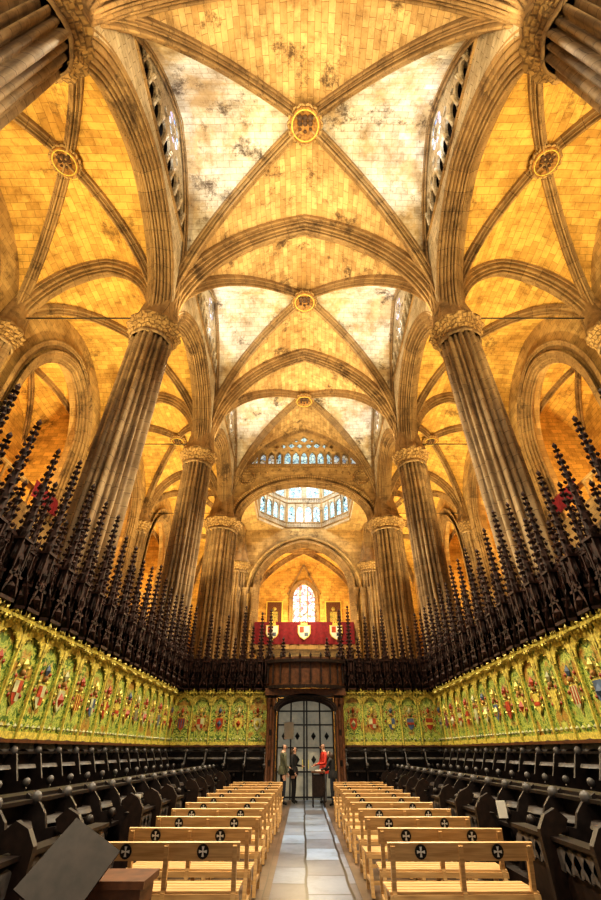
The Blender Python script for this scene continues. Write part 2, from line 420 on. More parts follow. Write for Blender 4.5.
# ------------------------------------------------------------------ outer walls
for sx in (-1,1):
    side='left' if sx<0 else 'right'
    mb=MB()
    for k in range(6):
        y0,y1=YB[k],YB[k+1]; cy=(y0+y1)/2; b=(y1-y0)/2
        hi=arc2d(3.1,15.4,4.2,1.1,10); lo=arc2d(3.0,6.0,3.2,1.1,10)
        holes=[[(-3.1,11.2)]+hi+[(3.1,11.2)],[(-3,0.2)]+lo+[(3,0.2)]]
        plate(mb,[(-b,0),(b,0),(b,22.5),(-b,22.5)],holes,.8,lambda u,v,w:(sx*13.7+w,cy+u,v),M_wall)
        for w_,zo in ((3.1,15.4),(3.0,6.0)):
            rise=4.2 if zo>10 else 3.2; zb=11.2 if zo>10 else .2
            path=[(-w_,zb)]+arc2d(w_,zo,rise,1.1,12)+[(w_,zb)]
            sweep(mb,(sx*13.35,cy,0),(0,1),path,prof(.7,.5,7),M_rib)
            path=[(-w_-.5,zb)]+arc2d(w_+.5,zo,rise+.6,1.1,12)+[(w_+.5,zb)]
            sweep(mb,(sx*13.25,cy,0),(0,1),path,prof(.4,.3,3),M_rib)
        for i in range(-5,6):
            mb.lathe((sx*13.5,cy+i*.55,11.2),[(0,.1),(.1,.06),(.8,.06),(.9,.1)],6,M_wall)
        mb.box((sx*13.5-.12,cy-3,12.1),(sx*13.5+.12,cy+3,12.25),M_wall)
    mb.obj('wall_'+side)
    mb=MB()
    for k in range(6):
        y0,y1=YB[k],YB[k+1]; cy=(y0+y1)/2; b=(y1-y0)/2
        win=[(-.8,12.8)]+arc2d(.8,16,1.4,1.3,6)+[(.8,12.8)]
        plate(mb,[(-b,0),(b,0),(b,22.5),(-b,22.5)],[win],.3,lambda u,v,w:(sx*17.8+w,cy+u,v),M_aisle)
        mb.box((min(sx*14.1,sx*17.8),y0-.3,0),(max(sx*14.1,sx*17.8),y0+.3,22.5),M_aisle)
        mb.box((min(sx*14.1,sx*17.8),y0,10.2),(max(sx*14.1,sx*17.8),y1,10.7),M_wall)
        vault(mb,sx*15.9,cy,1.95,b-.3,16.5,3.4,1.1,.05,M_aisle,M_aisle,8)
        dg=arc2d(math.hypot(1.95,b-.3),16.5,3.35,1.1,10)
        sweep(mb,(sx*15.9,cy,0),(1.95,b-.3),dg,prof(.3,.25,3),M_rib); sweep(mb,(sx*15.9,cy,0),(-1.95,b-.3),dg,prof(.3,.25,3),M_rib)
        sweep(mb,(sx*17.6,cy,0),(0,1),[(-.9,12.8)]+arc2d(.9,16,1.55,1.3,6)+[(.9,12.8)],prof(.3,.2,3),M_rib)
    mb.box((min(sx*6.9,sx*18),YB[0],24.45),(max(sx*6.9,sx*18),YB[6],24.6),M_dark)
    mb.obj('wall_chapel_'+side)
    mb=MB()
    for k in range(6):
        cy=(YB[k]+YB[k+1])/2
        mb.box((sx*17.85-.02,cy-.8,12.8),(sx*17.85+.02,cy+.8,17.4),M_stain2)
        mb.box((sx*17.7-.05,cy-.06,12.8),(sx*17.7+.05,cy+.06,17.4),M_wall)
    mb.obj('window_'+('1' if sx<0 else '2'))
    mb=MB(); cy=(YB[2]+YB[3])/2+1.6
    P=[]
    for i in range(41):
        yy=cy-1.1+2.2*i/40; off=.06*math.sin(i*1.7)
        P.append([(sx*(13.0-off*.3),yy,12.3),(sx*(12.95+off),yy,11.9),(sx*(12.92+off*1.4),yy,11.4)])
    mb.grid(P,M_red); mb.obj('red_hanging_cloth')
# ------------------------------------------------------------------ end tracery wall
yw=YB[4]
mb=MB()
outer=[(-7,ZS-.2)]+arc2d(5.5,ZS-.2,3.6,1.02,14)+[(7,ZS-.2),(7,27),(-7,27)]
holes=[]
for i in range(-6,7):
    c=i*.74; zt=23.7
    holes.append([(c-.28,22.3),(c+.28,22.3),(c+.28,zt-.5),(c+.18,zt-.18),(c,zt),(c-.18,zt-.18),(c-.28,zt-.5)])
def foil(cx_,cz_,r_): return [(cx_+r_*(1+.12*math.cos(8*pi*q/24))*math.cos(2*pi*q/24),cz_+r_*(1+.12*math.cos(8*pi*q/24))*math.sin(2*pi*q/24)) for q in range(24)]
for cx_,cz_,r_ in [(0,25.05,.32),(-.42,24.34,.28),(.42,24.34,.28),(-1.15,24.36,.3),(1.15,24.36,.3),(-1.88,24.28,.24),(1.88,24.28,.24),(-2.5,24.18,.19),(2.5,24.18,.19),(-.72,24.9,.18),(.72,24.9,.18)]+[((i+.5)*.74,23.78,.075) for i in range(-4,4)]:
    holes.append(foil(cx_,cz_,r_))
plate(mb,outer,holes,.6,lambda u,v,w:(u,yw+w,v),M_wall)
sweep(mb,(0,yw-.3,0),(1,0),arc2d(5.5,ZS-.2,3.6,1.02,20),prof(1.0,.35,9),M_rib)
sweep(mb,(0,yw-.42,0),(1,0),arc2d(6.05,ZS-.2,4.15,1.02,20),prof(.45,.2,3),M_carve)
mb.box((-6,yw-.5,21.95),(6,yw-.3,22.2),M_carve)
for i in range(-6,8):
    mb.lathe(((i-.5)*.74,yw-.36,22.2),[(0,.1),(.1,.05),(1.0,.05),(1.1,.1)],8,M_wall)
for sx in (-1,1):
    for R_,tr in ((.72,.1),(.42,.07)):
        P=[]
        for i in range(29):
            a=2*pi*i/28
            P.append([(sx*5.0+(R_+tr*math.cos(q))*math.cos(a),yw-.33-tr*math.sin(q),20.9+(R_+tr*math.cos(q))*math.sin(a)) for q in [j*pi/3 for j in range(6)]])
        mb.grid(P,M_carve,closed=True)
    for i in range(6):
        a=pi*i/3
        mb.blob((sx*5.0+.5*math.cos(a),yw-.35,20.9+.5*math.sin(a)),.13,M_carve)
    for q in range(4):
        mb.octa((sx*(3.9-q*.55),yw-.35,21.3+q*.12),.2-.03*q,M_carve)
mb.box((-7,yw+.34,21.9),(7,yw+.38,26.2),M_gal)
mb.obj('wall_tracery_gallery')
# ------------------------------------------------------------------ crossing lantern
cy=(YB[4]+YB[5])/2
mb=MB()
ap=4.7; ro=ap/math.cos(pi/8)
oct_=[(ro*math.cos(pi/8+i*pi/4),ro*math.sin(pi/8+i*pi/4)) for i in range(8)]
plate(mb,[(-7,-b2),(7,-b2),(7,b2),(-7,b2)],[[(x*.99,y*.99) for x,y in oct_]],.4,lambda u,v,w:(u,cy+v,20.5+w),M_wall)
sl=2*ap*math.tan(pi/8)
for i in range(8):
    a=i*pi/4; nx,ny=math.cos(a),math.sin(a); tx,ty=-ny,nx
    F=lambda u,v,w,nx=nx,ny=ny,tx=tx,ty=ty:(nx*(ap+w)+tx*u,cy+ny*(ap+w)+ty*u,v)
    holes=[]
    for c in (-1.35,-.45,.45,1.35):
        holes.append([(c-.34,21.4)]+[(c+x,z) for x,z in arc2d(.34,22.7,.6,1.2,4)]+[(c+.34,21.4)])
    for c in (-.95,.95):
        holes.append([(c-.65,24.3)]+[(c+x,z) for x,z in arc2d(.65,26.0,1.0,1.2,5)]+[(c+.65,24.3)])
    plate(mb,[(-sl/2,20.4),(sl/2,20.4),(sl/2,27.6),(-sl/2,27.6)],holes,.2,F,M_cler)
    mb.poly([F(-sl/2,20.6,.14),F(sl/2,20.6,.14),F(sl/2,27.6,.14),F(-sl/2,27.6,.14)],M_lant)
    for z in (20.7,21.25,23.6,24.1):
        mb.beam(F(-sl/2,z,-.15),F(sl/2,z,-.15),.18,.1,M_rib)
    for q in range(-7,8):
        mb.beam(F(q*.25,23.65,-.2),F(q*.25,24.1,-.2),.05,.05,M_white)
        mb.beam(F(q*.25,20.75,-.2),F(q*.25,21.2,-.2),.05,.05,M_white)
    for c in (-1.8,-.9,0,.9,1.8): mb.beam(F(c,21.25,-.14),F(c,23.6,-.14),.1,.1,M_rib)
    mb.beam(F(-sl/2,20.4,-.05),F(-sl/2,27.6,-.05),.3,.3,M_wall)
    mb.poly([F(-sl/2,27.5,0),F(sl/2,27.5,0),(0,cy,31)],M_white)
    mb.beam(F(-sl/2,27.5,-.05),(0,cy,30.9),.25,.25,M_wall)
mb.obj('crossing_lantern_tower')
# ------------------------------------------------------------------ facade-side arch and gallery (y=41)
y4=YB[5]
mb=MB()
plate(mb,[(-7,0),(-4.7,0),(-4.7,14)]+arc2d(4.7,14,4.8,1.15,14)+[(4.7,14),(4.7,0),(7,0),(7,20.5),(-7,20.5)],[],1.0,lambda u,v,w:(u,y4+w,v),M_wall)
sweep(mb,(0,y4-.5,0),(1,0),[(-4.75,0)]+arc2d(4.75,14,4.85,1.15,18)+[(4.75,0)],prof(1.1,.45,9),M_rib)
sweep(mb,(0,y4-.6,0),(1,0),[(-5.4,0)]+arc2d(5.4,14,5.4,1.15,18)+[(5.4,0)],prof(.4,.25,3),M_wall)
for sx in (-1,1):
    for q in (4.9,5.6,6.3):
        mb.lathe((sx*q,y4-.75,0),[(0,.3),(1,.3),(1.1,.2),(13.6,.2),(13.7,.26),(14.1,.36),(14.2,.36)],12,M_pil)
mb.obj('wall_crossing')
mb=MB()
mb.box((-4.6,y4-.9,9.0),(4.6,y4+8,9.4),M_wall)
mb.box((-4.6,y4-1.0,8.8),(4.6,y4-.8,9.5),M_rib)
for i in range(-16,17): mb.lathe((i*.27,y4-.75,9.4),[(0,.07),(.2,.05),(1.2,.05),(1.5,.08)],6,M_carve)
mb.box((-4.6,y4-.85,10.9),(4.6,y4-.65,11.05),M_carve)
for sx in (-1,1):
    for i in range(4): mb.lathe((sx*(4.9),y4-1.2,8.5+i*.9),[(0,.18),(.1,.1),(.7,.1),(.85,.2)],8,M_carve)
mb.obj('gallery_balcony')
mb=MB()
P=[]
for i in range(91):
    xx=-4.5+9.0*i/90; off=.05*math.sin(i*.9)
    P.append([(xx,y4-.92,11.1),(xx,y4-1.02+off*.5,10.3),(xx,y4-1.05+off,9.2)])
mb.grid(P,M_red); mb.obj('red_balcony_cloth')
def shield(mb,c,w,h,mat,T=None,rim=M_gold,yo=0):
    def outl(k): return [(-w/2*k,h*.5*k),(w/2*k,h*.5*k),(w/2*k,-h*.05*k),(w*.36*k,-h*.28*k),(0,-h*.5*k),(-w*.36*k,-h*.28*k),(-w/2*k,-h*.05*k)]
    for k,dy,m in ((1.14,0,rim),(1,.02,mat)):
        o=outl(k)
        mb.poly([(c[0]+a,c[1]+dy*yo,c[2]+b_) for a,b_ in o],m)
for x in (-2.85,0,2.85):
    mb=MB()
    shield(mb,(x,y4-1.15,10.15),1.0,1.1,M_whitep,yo=-1)
    mb.box((x-.4,y4-1.2,10.15),(x-.02,y4-1.18,10.65),M_redp); mb.box((x+.02,y4-1.2,9.85),(x+.35,y4-1.18,10.15),M_blue)
    mb.box((x-.3,y4-1.22,10.72),(x+.3,y4-1.12,10.95),M_gold)
    for q in (-.22,0,.22): mb.octa((x+q,y4-1.17,11.0),.07,M_gold,.12)
    mb.obj('coat_of_arms_shield')
mb=MB(); yf=50.65
win=[(-1.35,13.4)]+arc2d(1.35,16,1.9,1.2,8)+[(1.35,13.4)]
door=[(-1.9,0.05)]+arc2d(1.9,4.2,2,1.2,8)+[(1.9,0.05)]
plate(mb,[(-18,0),(18,0),(18,25),(-18,25)],[win,door],.7,lambda u,v,w:(u,yf+w,v),M_aisle)
sweep(mb,(0,yf-.4,0),(1,0),[(-1.6,13.4)]+arc2d(1.6,16,2.2,1.2,8)+[(1.6,13.4)],prof(.5,.3,5),M_rib)
for sx in (-1,1): mb.beam((sx*1.9,yf-.45,16.6),(0,yf-.45,20.2),.2,.2,M_rib)
mb.octa((0,yf-.5,20.3),.12,M_carve,.3)
mb.obj('wall_back')
mb=MB()
mb.box((-1.4,yf+.02,13.3),(1.4,yf+.06,18),M_stain)
for x in (-.45,.45): mb.box((x-.06,yf-.15,13.3),(x+.06,yf,17.5),M_wall)
for z in (14.2,15.0,15.8,16.6): mb.box((-1.4,yf-.1,z),(1.4,yf,z+.05),M_wall)
mb.obj('window_3')
mb=MB()
for sx in (-1,1):
    mb.box((min(0,sx*1.85),yf-.1,0),(max(0,sx*1.85),yf+.1,6.3),M_portal)
    for z in (.6,2.4,4.2): mb.box((min(sx*.2,sx*1.6),yf-.16,z),(max(sx*.2,sx*1.6),yf-.1,z+1.4),M_wood)
mb.obj('door_1')
for sx in (-1,1):
    mb=MB(); mb.box((sx*3.4-.95,yf-.5,13.0),(sx*3.4+.95,yf-.36,15.8),M_gold); mb.box((sx*3.4-.83,yf-.53,13.12),(sx*3.4+.83,yf-.49,15.68),M_portal)
    mb.blob((sx*3.4,yf-.5,14.9),.25,M_mant,8); mb.box((sx*3.4-.4,yf-.55,13.3),(sx*3.4+.4,yf-.52,14.6),M_mant); mb.obj('framed_painting')
for sx in (-1,1):
    mb=MB(); mb.box((sx*6.6-.3,YB[5]+.5,0),(sx*6.6+.3,yf,15),M_aisle); mb.obj('wall_vestibule')
# ------------------------------------------------------------------ floor
mb=MB(); mb.box((-18,YB[0],-.3),(18,yf+1,-.01),M_floor); mb.obj('floor')
mb=MB()
mb.box((-.55,2,-.01),(.68,yf-1,.012),M_path)
for x in (-.6,.73): mb.box((x-.05,2,-.01),(x+.05,yf-1,.02),M_floor)
mb.obj('floor_runner')
# ------------------------------------------------------------------ choir stalls
def spire(mb,x,y,z0,h,r,m=M_wood2):
    zb=z0; hb=h*.22
    for dx in (-1,1):
        for dy in (-1,1):
            mb.beam((x+dx*r,y+dy*r,zb),(x+dx*r,y+dy*r,zb+hb),r*.3,r*.3,m)
            mb.octa((x+dx*r*1.05,y+dy*r*1.05,zb+hb*1.15),r*.32,m,r*1.3)
    mb.box((x-r*1.3,y-r*1.3,zb+hb*.9),(x+r*1.3,y+r*1.3,zb+hb*.98),m)
    n=6;zt=z0+h;zq=zb+hb*.3
    P=[[(x+(r*.85*(1-q/4)+.012)*math.cos(2*pi*j/n),y+(r*.85*(1-q/4)+.012)*math.sin(2*pi*j/n),zq+(zt-zq)*q/4) for j in range(n)] for q in range(5)]
    mb.grid(P,m,closed=True,sm=False)
    nl=max(5,int(h/.2)); 
    for q in range(nl):
        f=.22+.74*q/nl; zz=zb+h*f; rr=r*(1-f)*.95+.035
        for j in range(4):
            a=pi/4+pi/2*j+(q%2)*pi/4
            mb.octa((x+rr*1.15*math.cos(a),y+rr*1.15*math.sin(a),zz),.042+.02*(1-f),m,.055)
    mb.octa((x,y,zt),.065,m,.1); mb.octa((x,y,zt-.12),.09,m,.03)
heraldry=[M_redp,M_gold,M_blue,M_buff,M_redp,M_gold,M_redp]
def stalls(name,T,s0,s1,pitch=.86,full=True,seed=1):
    rnd=random.Random(seed)
    n=max(1,round((s1-s0)/pitch)); p=(s1-s0)/n
    mb=MB(); mb.T=T
    Z0,Z1=1.78,3.62
    for i in range(n):
        a=s0+i*p; b_=a+p; cx=(a+b_)/2; o=rnd.uniform(0,60)
        mb.poly([(a,0,Z0),(cx,0,Z0),(cx,0,Z1+.1),(a,0,Z1+.1)],M_panel,uv=[(-p/2,o),(0,o),(0,o+1.9),(-p/2,o+1.9)])
        mb.poly([(cx,0,Z0),(b_,0,Z0),(b_,0,Z1+.1),(cx,0,Z1+.1)],M_panel,uv=[(0,o),(p/2,o),(p/2,o+1.9),(0,o+1.9)])
        mm=[]
        for q in range(20):
            an=2*pi*q/20; rr=(.27+.05*math.cos(5*an+pi/2))*(1 if q%2 else .8)
            mm.append((cx+rr*math.cos(an),.012,2.72+rr*1.9*math.sin(an)))
        mb.poly(mm,M_mant)
        w=.29
        shield(mb,(cx,.025,2.5),w,.42,rnd.choice(heraldry),yo=1)
        k=rnd.choice((0,1,2,3)); m2=rnd.choice(heraldry)
        if k==0: mb.box((cx-w*.5,.05,2.5),(cx,.055,2.70),m2); mb.box((cx,.05,2.36),(cx+w*.4,.055,2.5),m2)
        elif k==1: 
            for q in (-.1,0,.1): mb.box((cx+q-.018,.05,2.38),(cx+q+.018,.055,2.70),m2)
        elif k==2: mb.box((cx-w*.5,.05,2.48),(cx+w*.5,.055,2.56),m2)
        else: mb.octa((cx,.045,2.52),.1,m2,.14)
        mb.blob((cx,.05,2.83),.06,M_bgold,8); mb.octa((cx,.05,2.98),.07,heraldry[i%6],.13)
        for sg in (-1,1):
            for q in range(4): mb.octa((cx+sg*(.2+.05*math.sin(q*2)),.03,2.45+q*.16),.035,M_redp if (i+q)%2 else M_gold,.05)
        mb.box((a-.05,0,Z0),(a+.05,.04,Z1),M_panel); mb.box((a-.02,0,Z0),(a+.02,.08,Z1),M_gold)
        sweep(mb,(cx,.05,0),(1,0),arc2d(p/2-.05,3.18,.34,1.15,6),prof(.05,.04,1,notch=0),M_gold)
        for q in range(5):
            mb.octa((cx+(q-2)*p*.17,.06,3.33+.16-abs(q-2)*.09),.035,M_gold)
        mb.octa((cx,.06,3.62),.05,M_gold,.11)
        mb.box((a+.06,0,Z0),(b_-.06,.04,Z0+.12),M_gold)
        for q in range(4): mb.octa((a+p*(q+.5)/4,.04,Z0+.2),.05,M_buff,.05)
        sweep(mb,(cx,.02,0),(1,0),arc2d(p/2-.08,1.5,.18,1.1,5),prof(.05,.04,1,notch=0),M_stallg)
    mb.box((s0,-.1,.3),(s1,-.02,5.0),M_wood)
    mb.box((s0,0,Z0-.06),(s1,.12,Z0),M_portal)
    mb.box((s0,0,Z1),(s1,.16,Z1+.06),M_gold)
    k=int((s1-s0)/.14)
    for i in range(k):
        x=s0+(i+.5)*(s1-s0)/k
        mb.octa((x,.14,Z1+.1),.05,M_gold,.09); mb.octa((x,.16,Z1-.04),.04,M_gold,.06)
    for i in range(n):
        a=s0+i*p; b_=a+p; cx=(a+b_)/2
        zc=Z1+.12
        pts=[(a+.04,.02),(a+.2,.34),(b_-.2,.34),(b_-.04,.02)]
        for j in range(3):
            (x0,t0),(x1,t1)=pts[j],pts[j+1]
            for fx in (0,1):
                xx,tt=(x0,t0) if fx==0 else (x1,t1)
                mb.beam((xx,tt,zc-.1),(xx,tt,zc+.62),.05,.05,M_wood2); mb.octa((xx,tt,zc+.75),.04,M_wood2,.16)
            mx,mt=(x0+x1)/2,(t0+t1)/2
            mb.beam((x0,t0,zc+.05),(mx,mt,zc+.6),.04,.05,M_wood2); mb.beam((x1,t1,zc+.05),(mx,mt,zc+.6),.04,.05,M_wood2)
            mb.beam((x0,t0,zc+.02),(x1,t1,zc+.02),.05,.06,M_wood2)
            mb.beam((x0,t0,zc+.42),(x1,t1,zc+.42),.04,.05,M_wood2)
            mb.octa((mx,mt,zc+.7),.05,M_wood2,.14); mb.octa((mx,mt,zc+.22),.09,M_wood2,.1)
            for g in (.3,.7):
                mb.octa((x0+(mx-x0)*g,t0+(mt-t0)*g,zc+.05+.55*g+.05),.04,M_wood2); mb.octa((x1+(mx-x1)*g,t1+(mt-t1)*g,zc+.05+.55*g+.05),.04,M_wood2)
        mb.poly([(a,.0,zc+.1),(b_,.0,zc+.1),(b_-.2,.3,zc+.3),(a+.2,.3,zc+.3)],M_wood)
        for q in range(6):
            x=a+p*q/6
            mb.beam((x,.12,zc+.5),(x,.12,zc+1.15),.035,.04,M_wood2)
            mb.beam((x,.12,zc+1.0),(x+p/12,.12,zc+1.2),.03,.03,M_wood2); mb.beam((x+p/6,.12,zc+1.0),(x+p/12,.12,zc+1.2),.03,.03,M_wood2)
        mb.beam((a,.12,zc+.8),(b_,.12,zc+.8),.04,.05,M_wood2); mb.beam((a,.12,zc+1.15),(b_,.12,zc+1.15),.05,.06,M_wood2)
        hh=rnd.uniform(2.4,2.95)
        spire(mb,cx,.2,zc+.55,hh,.12)
        spire(mb,a,.12,zc+.6,1.45 if i%2 else 1.95,.085)
    fl=.5
    if full:
        mb.box((s0,0,0),(s1,2.0,fl),M_wood)
        mb.box((s0,2.0,0),(s1,2.6,.16),M_wood)
    for i in range(n+1):
        a=s0+i*p
        for (tb,f0,hh) in ([(0,fl,1.15)] + ([(1.95,.16,1.0)] if full else [])):
            L=[(tb,f0),(tb+.5,f0),(tb+.46,f0+.35),(tb+.56,f0+.55),(tb+.50,f0+.68),(tb+.36,f0+.66),(tb+.30,f0+.8),(tb+.2,f0+hh-.1),(tb,f0+hh)]
            for dx in (-.025,.025): mb.poly([(a+dx,t_,z_) for t_,z_ in L],M_stall)
            for q in range(len(L)):
                u1,u2=L[q],L[(q+1)%len(L)]
                mb.poly([(a-.025,*u1),(a+.025,*u1),(a+.025,*u2),(a-.025,*u2)],M_stallg if q in(3,4,5,6,7) and tb==0 else M_stall)
            mb.blob((a,tb+.53,f0+.64),.07,M_stallg if tb==0 else M_stall,8)
            mb.blob((a,tb+.12,f0+hh-.05),.075,M_stallg,8)
            if i<n:
                mb.box((a,tb-.03,f0),(a+p,tb+.02,f0+hh-.1),M_stall)
                mb.beam((a,tb+.06,f0+hh-.08),(a+p,tb+.06,f0+hh-.08),.14,.04,M_stall)
                P=[]
                for q in range(9):
                    an=pi*q/8
                    P.append([(a+p/2-(p/2-.04)*math.cos(an),tb+.08+.26*math.sin(an),f0+hh-.32),(a+p/2-(p/2-.04)*math.cos(an),tb+.04+.26*math.sin(an),f0+hh-.26),(a+p/2-(p/2-.04)*math.cos(an),tb+.0+.14*math.sin(an),f0+hh-.26)])
                mb.grid(P,M_stallg if tb==0 else M_stall)
                mb.box((a+.05,tb+.05,f0+.42),(a+p-.05,tb+.4,f0+.47),M_stall)
                mb.blob((a+p/2,tb+.28,f0+.34),.1,M_stall,8)
                sweep(mb,(a+p/2,tb+.03,0),(1,0),arc2d(p/2-.1,f0+hh-.62,.22,1.1,5),prof(.05,.04,1,notch=0),M_stall)
    if full:
        mb.box((s0,1.72,fl),(s1,1.9,fl+.6),M_wood)
        mb.beam((s0,1.78,fl+.62),(s1,1.78,fl+.62),.3,.04,M_stall)
    return mb.obj(name)
YE=21.0; XP=5.6
stalls('choir_stalls',lambda s,t,z:(-XP+t,s,z),2.6,YE,seed=1)
stalls('choir_stalls',lambda s,t,z:(XP-t,s,z),2.6,YE,seed=2)
stalls('choir_end_stalls',lambda s,t,z:(s,YE-t,z),-XP,-1.62,pitch=.8,full=False,seed=3)
stalls('choir_end_stalls',lambda s,t,z:(s,YE-t,z),1.62,XP,pitch=.8,full=False,seed=4)
for sx in (-1,1):
    mb=MB()
    mb.box((sx*2.68-.04,4.0,0),(sx*2.68+.04,19.3,.16),M_wood)
    for i in range(14):
        y=4.4+i*1.12
        x=sx*2.88
        if i%4==3: continue
        pts=[(0,.0),(.0,.85),(.1,.98),(.24,1.04),(.36,.94),(.30,.84),(.2,.8),(.28,.66),(.30,.0)]
        for dy in (-.04,.04): mb.poly([(x+sx*(q-.2),y+dy,z) for q,z in pts],M_wood)
        for q in range(len(pts)):
            u1,u2=pts[q],pts[(q+1)%len(pts)]
            mb.poly([(x+sx*(u1[0]-.2),y-.04,u1[1]),(x+sx*(u1[0]-.2),y+.04,u1[1]),(x+sx*(u2[0]-.2),y+.04,u2[1]),(x+sx*(u2[0]-.2),y-.04,u2[1])],M_stall)
        mb.box((x-.03,y,.0),(x+.03,y+1.1,.75),M_wood)
        mb.box((x-.1,y,.75),(x+.1,y+1.1,.79),M_stall)
        for q in range(5):
            sweep(mb,(x-sx*.05,y+.2+q*.19,0),(0,1),arc2d(.08,.5,.1,1.2,4),prof(.03,.02,1,notch=0),M_stallg)
    mb.obj('stall_reading_desk')
# ------------------------------------------------------------------ portal
mb=MB()
for sx in (-1,1):
    mb.box((sx*1.42-.17,YE-.45,0),(sx*1.42+.17,YE+.3,3.7),M_wood)
    for q in (-.12,.1): mb.lathe((sx*1.42+q,YE-.5,0),[(0,.1),(.4,.1),(.45,.06),(3.1,.06),(3.2,.1),(3.4,.11)],8,M_portal)
    for z in (.3,1.3,2.3): mb.box((sx*1.42-.1,YE-.48,z),(sx*1.42+.1,YE-.44,z+.8),M_portal)
mb.box((-1.7,YE-.6,3.5),(1.7,YE+.3,3.75),M_portal)
sweep(mb,(0,YE-.45,0),(1,0),arc2d(1.22,2.95,.5,1.02,10),prof(.3,.12,3,notch=0),M_wood)
P=[]
for i in range(25):
    a=pi*i/24
    P.append([(-1.72*math.cos(a),YE-.1-.75*math.sin(a),z) for z in (3.75,3.85,4.0,4.7,4.8,4.95)])
mb.grid(P,M_portal,sm=True)
for i in range(1,24,2):
    a=pi*i/24; x,y=-1.76*math.cos(a),YE-.1-.79*math.sin(a)
    mb.beam((x,y,3.95),(x,y,4.7),.06,.06,M_wood); mb.octa((x,y,5.0),.06,M_wood,.14)
for zz,rr in ((3.8,1.8),(4.78,1.8)):
    pp=[(-rr*math.cos(pi*i/24),YE-.1-(rr-.93)*math.sin(pi*i/24),zz) for i in range(25)]
    for i in range(24): mb.beam(pp[i],pp[i+1],.12,.12,M_wood)
mb.poly([p[5] for p in P],M_wood)
for x in (-1.6,1.6): spire(mb,x,YE-.3,4.3,2.7,.14)
for x in (-1.0,1.0): spire(mb,x,YE-.1,4.9,.9,.07)
mb.obj('choir_portal')
M_pane=plain('door_glass',(.22,.20,.15),.15,0,.8,1.6,emit=(.5,.46,.34),es=.22)
mb=MB()
mb.box((-1.2,YE+.55,0),(1.2,YE+.58,3.5),M_pane)
for x in (-1.18,-.62,-.06,.06,.62,1.18): mb.box((x-.03,YE+.45,0),(x+.03,YE+.55,3.5),M_iron)
for z in (.1,.9,1.7,2.5,3.0,3.45): mb.box((-1.2,YE+.47,z-.025),(1.2,YE+.54,z+.025),M_iron)
for x in (-.9,-.34,.34,.9):
    for z in (1.3,2.1): mb.octa((x,YE+.5,z),.1,M_iron,.14)
mb.box((-.9,YE+.42,2.0),(-.5,YE+.44,2.6),M_whitep)
for x in (-.12,.12): mb.beam((x,YE+.4,1.0),(x,YE+.4,1.3),.03,.03,M_gold)
mb.obj('door_2')
# ------------------------------------------------------------------ benches
def bench_mesh():
    mb=MB(); w=1.52
    for x in (-w/2+.05,-.0,w/2-.05):
        mb.beam((x,0,.0),(x,.10,.5),.045,.05,M_pine); mb.beam((x,.10,.42),(x,-.02,.80),.045,.05,M_pine)
        mb.beam((x,.50,.0),(x,.42,.42),.045,.05,M_pine)
        mb.beam((x,.05,.40),(x,.5,.40),.04,.06,M_pine); mb.beam((x,.03,.14),(x,.48,.14),.035,.04,M_pine)
    for y in (.08,.19,.30,.41): mb.box((-w/2,y,.42),(w/2,y+.09,.44),M_pine)
    mb.box((-w/2,.06,.37),(w/2,.08,.42),M_pine)
    mb.beam((-w/2,.005,.75),(w/2,.005,.75),.028,.15,M_pine,up=(0,-.28,1))
    mb.beam((-w/2+.04,.03,.14),(w/2-.04,.03,.14),.03,.04,M_pine)
    for x in (-.42,.38):
        mb.T=lambda a,b,c,x=x:(x+a,-.012+b-c*.28,.75+c)
        n=16; mb.poly([(.062*math.cos(2*pi*i/n),-.012,.062*math.sin(2*pi*i/n)) for i in range(n)],M_black)
        for a in (0,pi/2):
            for sgn in (-1,1):
                ca,sa=math.cos(a+pi/2)*sgn,math.sin(a+pi/2)*sgn
                mb.poly([(0.004*-sa,-.016,.004*ca),(.042*ca-.014*sa,-.016,.042*sa+.014*ca),(.042*ca+.014*sa,-.016,.042*sa-.014*ca),(.004*sa,-.016,-.004*ca)],M_whitep)
        mb.T=None
    return mb.obj('bench')
b0=bench_mesh(); first=True
for i in range(11):
    y=5.95+i*1.04
    for cx_ in (-1.48,1.55):
        o=b0 if first else bpy.data.objects.new('bench',b0.data)
        if not first: COL.objects.link(o)
        first=False
        o.location=(cx_+random.uniform(-.04,.04),y+random.uniform(-.04,.04),0); o.rotation_euler=(0,0,random.uniform(-.03,.03))
# ------------------------------------------------------------------ lectern & chest
mb=MB()
mb.T=lambda x,y,z:(-2.0+x,4.8+y,z)
mb.beam((0,0,0),(0,0,.8),.05,.05,M_iron); 
for a in range(3): mb.beam((0,0,.15),(.3*math.cos(a*2.1),.3*math.sin(a*2.1),.0),.03,.03,M_iron)
mb.beam((-.1,-.22,.62),(.1,.16,1.0),.5,.025,M_stall,up=(.3,-.6,.7))
mb.beam((-.25,-.24,.64),(.2,-.24,.64),.05,.05,M_portal)
mb.obj('music_stand')
mb=MB(); mb.T=lambda x,y,z:(-1.70+x,5.2+y,z)
mb.box((-.24,-.2,.06),(.24,.2,.66),M_portal); mb.box((-.27,-.24,.66),(.27,.24,.71),M_portal); mb.box((-.27,-.24,0),(.27,.24,.07),M_portal)
mb.box((-.2,-.22,.15),(.2,-.2,.5),M_wood); mb.octa((0,-.23,.4),.02,M_gold)
mb.obj('wooden_cabinet')
for x,y,z in ((-2.88,9.3,.79),(2.93,8.2,.79)):
    mb=MB(); mb.box((x-.13,y,z),(x+.0,y+.02,z+.2),M_whitep); mb.box((x-.14,y+.02,z),(x+.01,y+.1,z+.02),M_iron); mb.beam((x-.06,y+.1,z),(x-.06,y+.02,z+.17),.02,.02,M_iron); mb.obj('information_sign')
